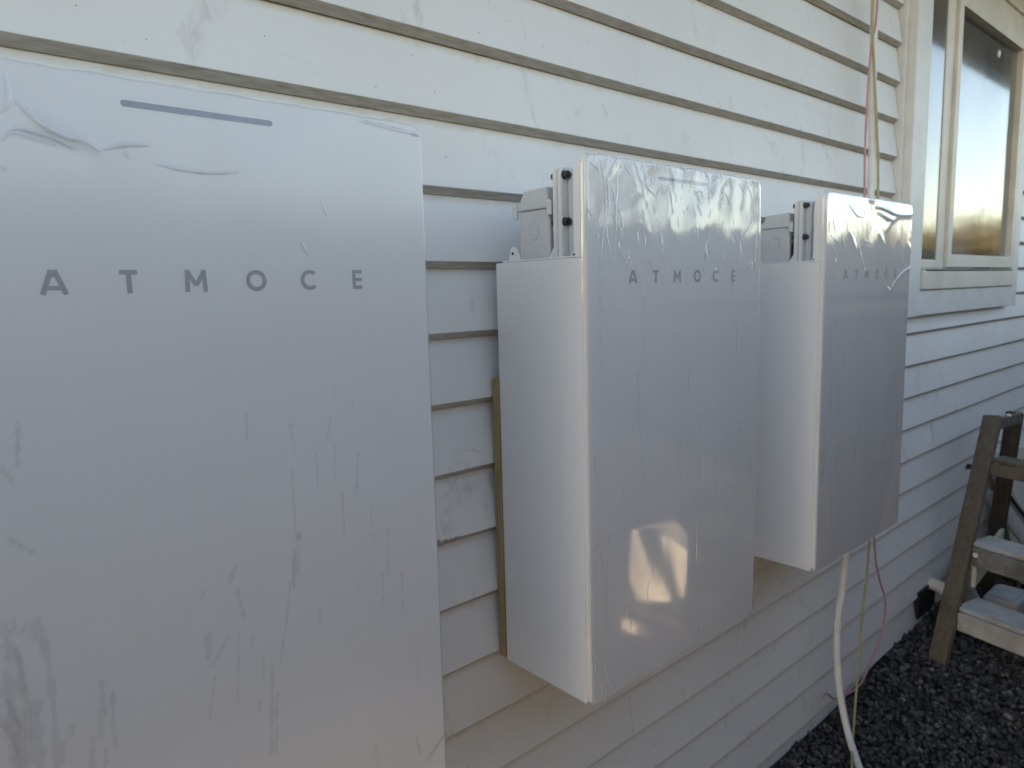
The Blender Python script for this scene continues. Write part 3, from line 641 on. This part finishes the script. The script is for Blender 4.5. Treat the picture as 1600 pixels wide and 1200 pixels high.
    part('knockout_ring', b, M_GREYPL, jb)
    b = nb(); prism_x(b, [(-0.1665, ZS+0.004), (-0.1665, 1.604), (-0.1690, 1.611), (-0.1740, 1.613), (-0.1798, 1.613), (-0.1798, 1.590), (-0.1798, 1.575), (-0.1740, ZS+0.004)], 0.022, 0.080); part('cable_port', b, M_DARK, jb)
    b = nb(); prism_x(b, [(-0.1666, ZS+0.0008), (-0.1800, ZS+0.022), (-0.1800, ZS+0.0008)], 0.009, 0.016); part('gusset', b, M_GASK)
    # wall bracket behind
    for za, zc in ((1.40, 1.48), (0.82, 0.88)): part('wall_bracket', box(nb(), 0.14, UW-0.14, BK+0.0005, -0.0015, za, zc), M_SHELL)
    return root
r2 = conv(S2, 900, 220, 5.161, UX2) + conv(S2b, 900, 750, 3.243, UX2) + rand_strokes(46, 0.03, UW-0.02, ZT-0.01, ZT-0.20, .008, .030, .45) + rand_strokes(26, 0.01, UW-0.01, 1.60, 0.85, .03, .16, .16, .08) + [([(x, ZT-0.001), (x+rs.gauss(0, .006), ZT-0.012-rs.random()*.012)], rs.uniform(.4, 1.0)) for x in np.linspace(.03, UW-.03, 17)]
r3 = conv(S3, 1260, 280, 3.75, UX3) + rand_strokes(34, 0.03, UW-0.02, ZT-0.01, ZT-0.22, .010, .040, .5) + rand_strokes(22, 0.02, UW-0.01, 1.55, 0.8, .04, .2, .2, .15)
r1 = conv(S1, 0, 80, 5.4545, UX1) + conv(S1b, 0, 0, 1.0, UX1) + conv(S1c, 0, 600, 2.0, UX1)
k1 = conv(K1, 0, 600, 2.0, UX1)
battery(UX1, 'nearest battery unit, silver faced, cut off by the left edge of the picture', film_mesh(r1, k1, 0.0030, 0.25, nx=260, nz=420, cre=0.10, dark=1.3, seed=1), M_FILMS)
battery(UX2, 'middle battery unit in crinkled clear film with warm light on its face', film_mesh(r2, [], 0.0021, 0.55, over=0.007, dark=1.1, seed=2))
battery(UX3, 'farthest battery unit in crinkled film, hung beside the window', film_mesh(r3, [], 0.0030, 0.6, over=0.004, seed=3))

# packer batten between the middle unit and the wall
tag(bxo('timber_packer', M_PACK, None, 0.9335, 1.50, BK+0.0006, -0.0030, 0.712, 1.322, bev=0.0015), 'raw timber packer strip behind the left edge of the middle battery', 'timber strip')

# ------------------------------------------------------------------ cables on the wall beyond the far unit
def BP(px, py, yy):
    x, z = backp(px, py, yy); return (x, yy, z)
def BG(px, py, z):
    d = CF + CR*(px-800)/FPX - CU*(py-600)/FPX; q = CAM + d*((z-CAM[2])/d[2]); return tuple(q)
cond = [(2.60, -0.045, 2.99), BP(1366, 2, -.045), BP(1363, 150, -.045), BP(1361, 290, -.045), BP(1341, 600, -.045), BP(1320, 885, -.05), BP(1310, 960, -.055), BP(1308, 1020, -.065), BP(1313, 1085, -.09), BP(1325, 1145, -.13), BG(1341, 1195, -.145), BG(1362, 1250, -.145), BG(1400, 1330, -.145)]
tag(obj('conduit', tube(cond, 0.0125, 14), M_PVCW), 'white plastic conduit hanging down the wall and curling onto the gravel', 'conduit')
yel = [(2.63, -0.062, 2.99), BP(1364, 2, -.068), BP(1366, 110, -.064), BP(1370, 200, -.064), BP(1372, 300, -.064), BP(1366, 600, -.064), BP(1358, 850, -.066), BP(1347, 960, -.07), BP(1338, 1080, -.10), BP(1333, 1150, -.14), BG(1331, 1200, -.125), BG(1330, 1260, -.142), BG(1340, 1330, -.145)]
tag(obj('earth_wire', tube(yel, 0.0044, 10), M_YEL), 'thin yellow green earth wire hanging beside the white conduit', 'cable')
pk = [(2.64, -0.05, 2.99), BP(1371, 2, -.07), BP(1362, 70, -.062), BP(1355, 160, -.055), BP(1351, 300, -.052), BP(1356, 600, -.052), BP(1366, 845, -.052), BP(1373, 900, -.05), BP(1383, 940, -.048), BP(1378, 985, -.048), BP(1362, 1030, -.048), BP(1345, 1068, -.05), BP(1325, 1084, -.04), BP(1305, 1092, -.034), BP(1292, 1084, -.03), BP(1284, 1090, -.028)]
tag(obj('pink_cable', tube(pk, 0.0037, 10), M_PINK), 'thin pink cable looping away from the wall under the farthest battery', 'cable')

# ------------------------------------------------------------------ step ladder at the right
lad = tag(empty('step_ladder', (3.265, -0.165, -0.16)), 'old brown timber step ladder with a white painted bottom tread', 'ladder')
LO = -Vector(lad.location)
def lpart(name, bm, mat):
    o = obj(name, bm, mat, lad); o.location = LO; return o
w = Vector((-0.25, -0.97, 0)).normalized(); s0 = Vector((3.265, -0.165, -0.165)); s1 = Vector((3.835, -0.172, 0.862)); LW = 0.50
for off in (0.0, LW):
    b = nb(); plank(b, s0+w*off, s1+w*off, w, 0.074, 0.034); lpart('stile', b, M_WOOD)
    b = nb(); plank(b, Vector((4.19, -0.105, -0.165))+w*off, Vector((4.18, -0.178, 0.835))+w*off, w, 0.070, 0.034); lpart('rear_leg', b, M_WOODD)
def tread(zt, h, d, mat, name, dx=0.0, tk=None):
    f = (zt+0.165)/1.027; c = s0.lerp(s1, f) + Vector((dx, 0, 0)); p0 = c + w*0.039; p1 = c + w*(LW-0.039)
    b = nb(); plank(b, p0 + Vector((0, 0, -h/2)), p1 + Vector((0, 0, -h/2)), (0, 0, 1), h, 0.022); lpart(name, b, mat)
    b = nb(); plank(b, p0 + Vector((d/2+0.012, 0, 0.009)), p1 + Vector((d/2+0.012, 0, 0.009)), (1, 0, 0), d, 0.018); lpart('tread', b, tk or mat)
tread(0.665, 0.055, 0.10, M_WOOD, 'riser'); tread(0.318, 0.085, 0.15, M_TREAD, 'riser', tk=M_FLAKE); tread(0.060, 0.080, 0.17, M_FLAKE, 'riser')
b = nb(); plank(b, s1+Vector((0.17, 0.0, -0.02))-w*0.035, s1+Vector((0.17, 0.0, -0.02))+w*(LW+0.035), (0, 0, 1), 0.06, 0.30); lpart('top_cleat', b, M_WOOD) if False else b.free()
b = nb(); plank(b, s1+Vector((0.0, -0.006, -0.03))+w*0.025, Vector((4.19, -0.20, 0.81)), (0, 0, 1), 0.055, 0.02); lpart('top_brace', b, M_WOOD)
b = nb(); plank(b, (3.53, -0.212, 0.185), (4.17, -0.160, 0.175), (0, 0, 1), 0.115, 0.018); lpart('side_brace', b, M_CREAM)
for q in (s1+Vector((0.13, -0.030, -0.012)), s0.lerp(s1, 0.445)+Vector((-0.022, -0.055, 0))):
    b = nb(); cyl(b, q, q+Vector((-0.012, -0.004, 0)), 0.011, 0.008, n=12); lpart('bolt', b, M_PVCW)

# ------------------------------------------------------------------ clutter behind the ladder
o = tag(obj('drain_pipe', tube([BP(1512, 862, -.07), BP(1508, 890, -.075), BP(1507, 908, -.085), BP(1514, 928, -.10), BP(1522, 945, -.12), BP(1522, 965, -.14), BP(1518, 985, -.15)], 0.036, 20), M_PVCG), 'grey plastic drain pipe bend behind the step ladder by the wall', 'pipe')
t = tag(obj('pipe_stub', tube([(3.66, 0.0, 0.045), (3.655, -0.05, 0.04), (3.64, -0.095, 0.02), (3.63, -0.11, -0.02)], 0.030, 18), M_PVCW), 'short white pipe end sticking out low behind the ladder foot', 'pipe')
gb = tag(obj('gully_block', box(nb(), 3.98, 4.20, -0.29, -0.14, -0.19, -0.075, bev=0.012), M_CONC), 'pale concrete gully block on the gravel behind the bottom tread', 'concrete block'); obj('cover', box(nb(), 4.0, 4.18, -0.27, -0.16, -0.0745, -0.066, bev=0.003), M_CONC, gb)
pot = tag(empty('plant_pot', (4.58, -0.235, -0.16)), 'low round white plant pot with green grass at the right edge', 'plant pot')
prof = [(0.10, 0.0), (0.125, 0.01), (0.145, 0.10), (0.150, 0.125), (0.140, 0.125), (0.134, 0.095), (0.0, 0.095)]
n = 32; V = [(r*math.cos(2*math.pi*i/n), r*math.sin(2*math.pi*i/n), z) for r, z in prof[:-1] for i in range(n)]; F = [(j*n+i, j*n+(i+1) % n, (j+1)*n+(i+1) % n, (j+1)*n+i) for j in range(len(prof)-2) for i in range(n)]
F.append(tuple((len(prof)-2)*n+i for i in range(n)))
obj('pot', pydata('pot', V, F), M_PVCW, pot, smooth=True)
V, F = [], []
for i in range(420):
    a, r = random.random()*6.28, 0.128*math.sqrt(random.random()); x, y = r*math.cos(a), r*math.sin(a); h = random.uniform(.02, .07); th = random.random()*6.28; dx, dy = .003*math.cos(th), .003*math.sin(th); lx, ly = random.gauss(0, .02), random.gauss(0, .02)
    k = len(V); V += [(x-dx, y-dy, .09), (x+dx, y+dy, .09), (x+lx, y+ly, .09+h)]; F.append((k, k+1, k+2))
tag(obj('grass', pydata('grass', V, F), M_LEAF, pot), kind='stuff')
b = nb(); plank(b, (4.55, -0.20, -0.16), (4.62, -0.022, 0.50), (1, 0, 0), 0.9, 0.012); o = obj('cream_sheet', b, M_CREAM); o.location = (0.35, 0, 0)
tag(o, 'cream sheet of board leaning on the wall behind the ladder', 'board')
for i, (p0, p1, lab) in enumerate((((4.36, -0.06, 0.47), (4.62, -0.36, -0.10), 'upper grey pipe leaning behind the ladder at the right edge'), ((4.26, -0.06, 0.38), (4.50, -0.36, -0.13), 'lower grey pipe leaning behind the ladder at the right edge'))):
    b = nb(); cyl(b, p0, p1, 0.024, n=20); tag(obj('loose_pipe', b, M_PVCG, smooth=False), lab, 'pipe', 'loose pipes behind the ladder')
tag(obj('black_hose', tube([(4.30, -0.10, 0.44), (4.42, -0.22, 0.22), (4.55, -0.34, 0.02), (4.60, -0.42, -0.14)], 0.009, 10), M_DARK), 'thin black hose lying over the grey pipes behind the ladder', 'hose')
tag(obj('wall_tap', tube([(4.16, 0.01, 0.53), (4.16, -0.05, 0.53), (4.155, -0.085, 0.52), (4.15, -0.09, 0.48)], 0.014, 12), M_BOLT), 'small dark tap fixed to the boards behind the ladder stile', 'tap')

# ------------------------------------------------------------------ yard beyond the camera (it lights and mirrors in the film and glass)
fence = tag(empty('boundary_fence', (0, -1.95, -0.2)), 'tall grey timber paling fence facing the house wall', 'fence')
pm = bpy.data.meshes.new('paling'); b = nb(); box(b, -0.073, 0.073, -0.009, 0.009, 0, 2.04, bev=0.003); b.to_mesh(pm); b.free(); pm.materials.append(M_FENCE)
for i in range(190):
    o = bpy.data.objects.new('paling', pm); COL.objects.link(o); o.parent = fence; o.location = (-7+i*0.152, random.gauss(0, .003), random.gauss(0, .012))
for z in (0.35, 1.6):
    bxo('rail', M_FENCE, fence, -7.1, 22, 0.0125, 0.05, z, z+0.09)
r = np.random.default_rng(11); V, F = [], []
for i in range(16000):
    y = r.uniform(-46, 10); cl = 0.86+0.06*math.sin(y*1.9)+0.05*math.sin(y*5.3+1); x = 36+r.normal(0, 1.1); h = r.uniform(0.4, 1.3); z = r.random()**0.7*(3.9*cl); wd = r.uniform(.03, .12); a = r.uniform(0, 3.14)
    dx, dy = wd*math.cos(a), wd*math.sin(a); lx, ly = r.normal(0, .25), r.normal(0, .25); k = len(V)
    V += [(x-dx, y-dy, z-.2), (x+dx, y+dy, z-.2), (x+lx+dx*.3, y+ly+dy*.3, z+h-.2), (x+lx-dx*.3, y+ly-dy*.3, z+h-.2)]; F.append((k, k+1, k+2, k+3))
tag(obj('shelterbelt', pydata('shelterbelt', V, F), M_GOLD), 'golden dry shelterbelt of tall hedge far across the field', 'hedge', kind='stuff')

def golden_tree(az, dist, h, w, label, seed):
    r = np.random.default_rng(seed); a = R(az); px_, py_ = 1.15+dist*math.cos(a), -0.27-dist*math.sin(a)
    root = tag(empty('golden_tree', (px_, py_, -0.2)), label, 'tree', 'sunlit trees beyond the fence')
    tr = [(0, 0, 0), (0.06, 0.03, h*0.3), (-0.04, 0.05, h*0.6), (0.02, 0, h*0.92)]
    P = spline(tr, 4); V, F = [], []
    for i, p in enumerate(P):
        rad = 0.11*(1-0.85*i/(len(P)-1))
        V += [(p.x+rad*math.cos(k*math.pi/4), p.y+rad*math.sin(k*math.pi/4), p.z) for k in range(8)]
    F = [(i*8+k, i*8+(k+1) % 8, (i+1)*8+(k+1) % 8, (i+1)*8+k) for i in range(len(P)-1) for k in range(8)]
    obj('trunk', pydata('trunk', V, F), M_WOODD, root)
    cl = [(r.normal(0, w*0.34), r.normal(0, w*0.34), h*r.uniform(0.42, 1.0), r.uniform(0.22, 0.5)*w*0.6) for _ in range(26)]; V, F = [], []
    for i in range(2600):
        cx, cy, cz, cr = cl[i % len(cl)]; d = r.normal(size=3); d *= cr*r.random()**0.4/np.linalg.norm(d); c = np.array([cx, cy, cz]) + d
        u = r.normal(size=3); u /= np.linalg.norm(u); v = np.cross(u, r.normal(size=3)); v /= np.linalg.norm(v); sz = r.uniform(.03, .075); k = len(V)
        V += [c-u*sz, c+v*sz*.5, c+u*sz, c-v*sz*.5]; F.append((k, k+1, k+2, k+3))
    obj('crown', pydata('crown', V, F), M_GOLD, root)
golden_tree(41.0, 14, 4.5, 1.5, 'broad golden leaved tree beyond the fence, left of the slender ones', 21)
golden_tree(36.4, 15, 4.9, 0.65, 'slender golden tree beyond the fence between two broad trees', 22)
golden_tree(29.8, 16, 4.9, 0.9, 'narrow golden tree beyond the fence nearest the far hedge', 23)

# unseen foam and skid added to mirror a warm patch in the film, in the shaft of sun that gets past the corner of the house
sk = tag(empty('added_skid', (2.8, -1.58, -0.215)), 'added dark timber skid, out of view, under the foam reflector', 'skid')  # added to keep the foot of the mirrored patch dark
for yy in (-0.17, 0.0, 0.17): obj('slat', box(nb(), -0.05, 0.30, yy-0.07, yy+0.07, 0.075, 0.095, bev=0.003), M_WOODD, sk)
for xx in (-0.02, 0.22): obj('bearer', box(nb(), xx, xx+0.05, -0.25, 0.25, 0.0, 0.0745, bev=0.003), M_WOODD, sk)
pf = tag(empty('foam_reflector', (2.8, -1.58, -0.1195)), 'added foam reflector block, out of view, with a dark strap standing on the skid', 'packaging')
V = [(0.13, -0.20, 0.02), (0.0, -0.01, 0.0), (0.01, 0.22, 0.10), (0.2, 0.12, 0), (0.2, -0.20, 0), (0.14, -0.19, 0.31), (0, 0.0, 0.40), (0.02, 0.25, 0.34), (0.2, 0.13, 0.34), (0.2, 0.0, 0.40), (0.2, -0.19, 0.31)]
b = nb(); vv = [b.verts.new(v) for v in V]
for f in ((0, 1, 6, 5), (1, 2, 7, 6), (0, 4, 3, 2, 1), (2, 3, 8, 7), (0, 5, 10, 4), (5, 6, 9, 10), (6, 7, 8, 9), (4, 10, 9, 8, 3)): b.faces.new([vv[i] for i in f])
bmesh.ops.recalc_face_normals(b, faces=b.faces[:]); obj('block', b, simple('reflector_foam', (0.74, 0.68, 0.58), 0.8, 0.22, 9), pf)
b = nb(); plank(b, (-0.008, 0.185, 0.03), (-0.010, 0.015, 0.41), (0, 1, 0), 0.085, 0.006); obj('strap', b, M_DARK, pf)  # dark band added to break up the mirrored patch

b = nb(); box(b, 2.60, 2.66, -1.59, -1.46, -0.205, -0.140, bev=0.016)
tag(obj('reflector_offcut', b, bpy.data.materials['reflector_foam']), 'small added foam reflector, out of view, before the skid', 'packaging')  # added for a second small warm spot in the film
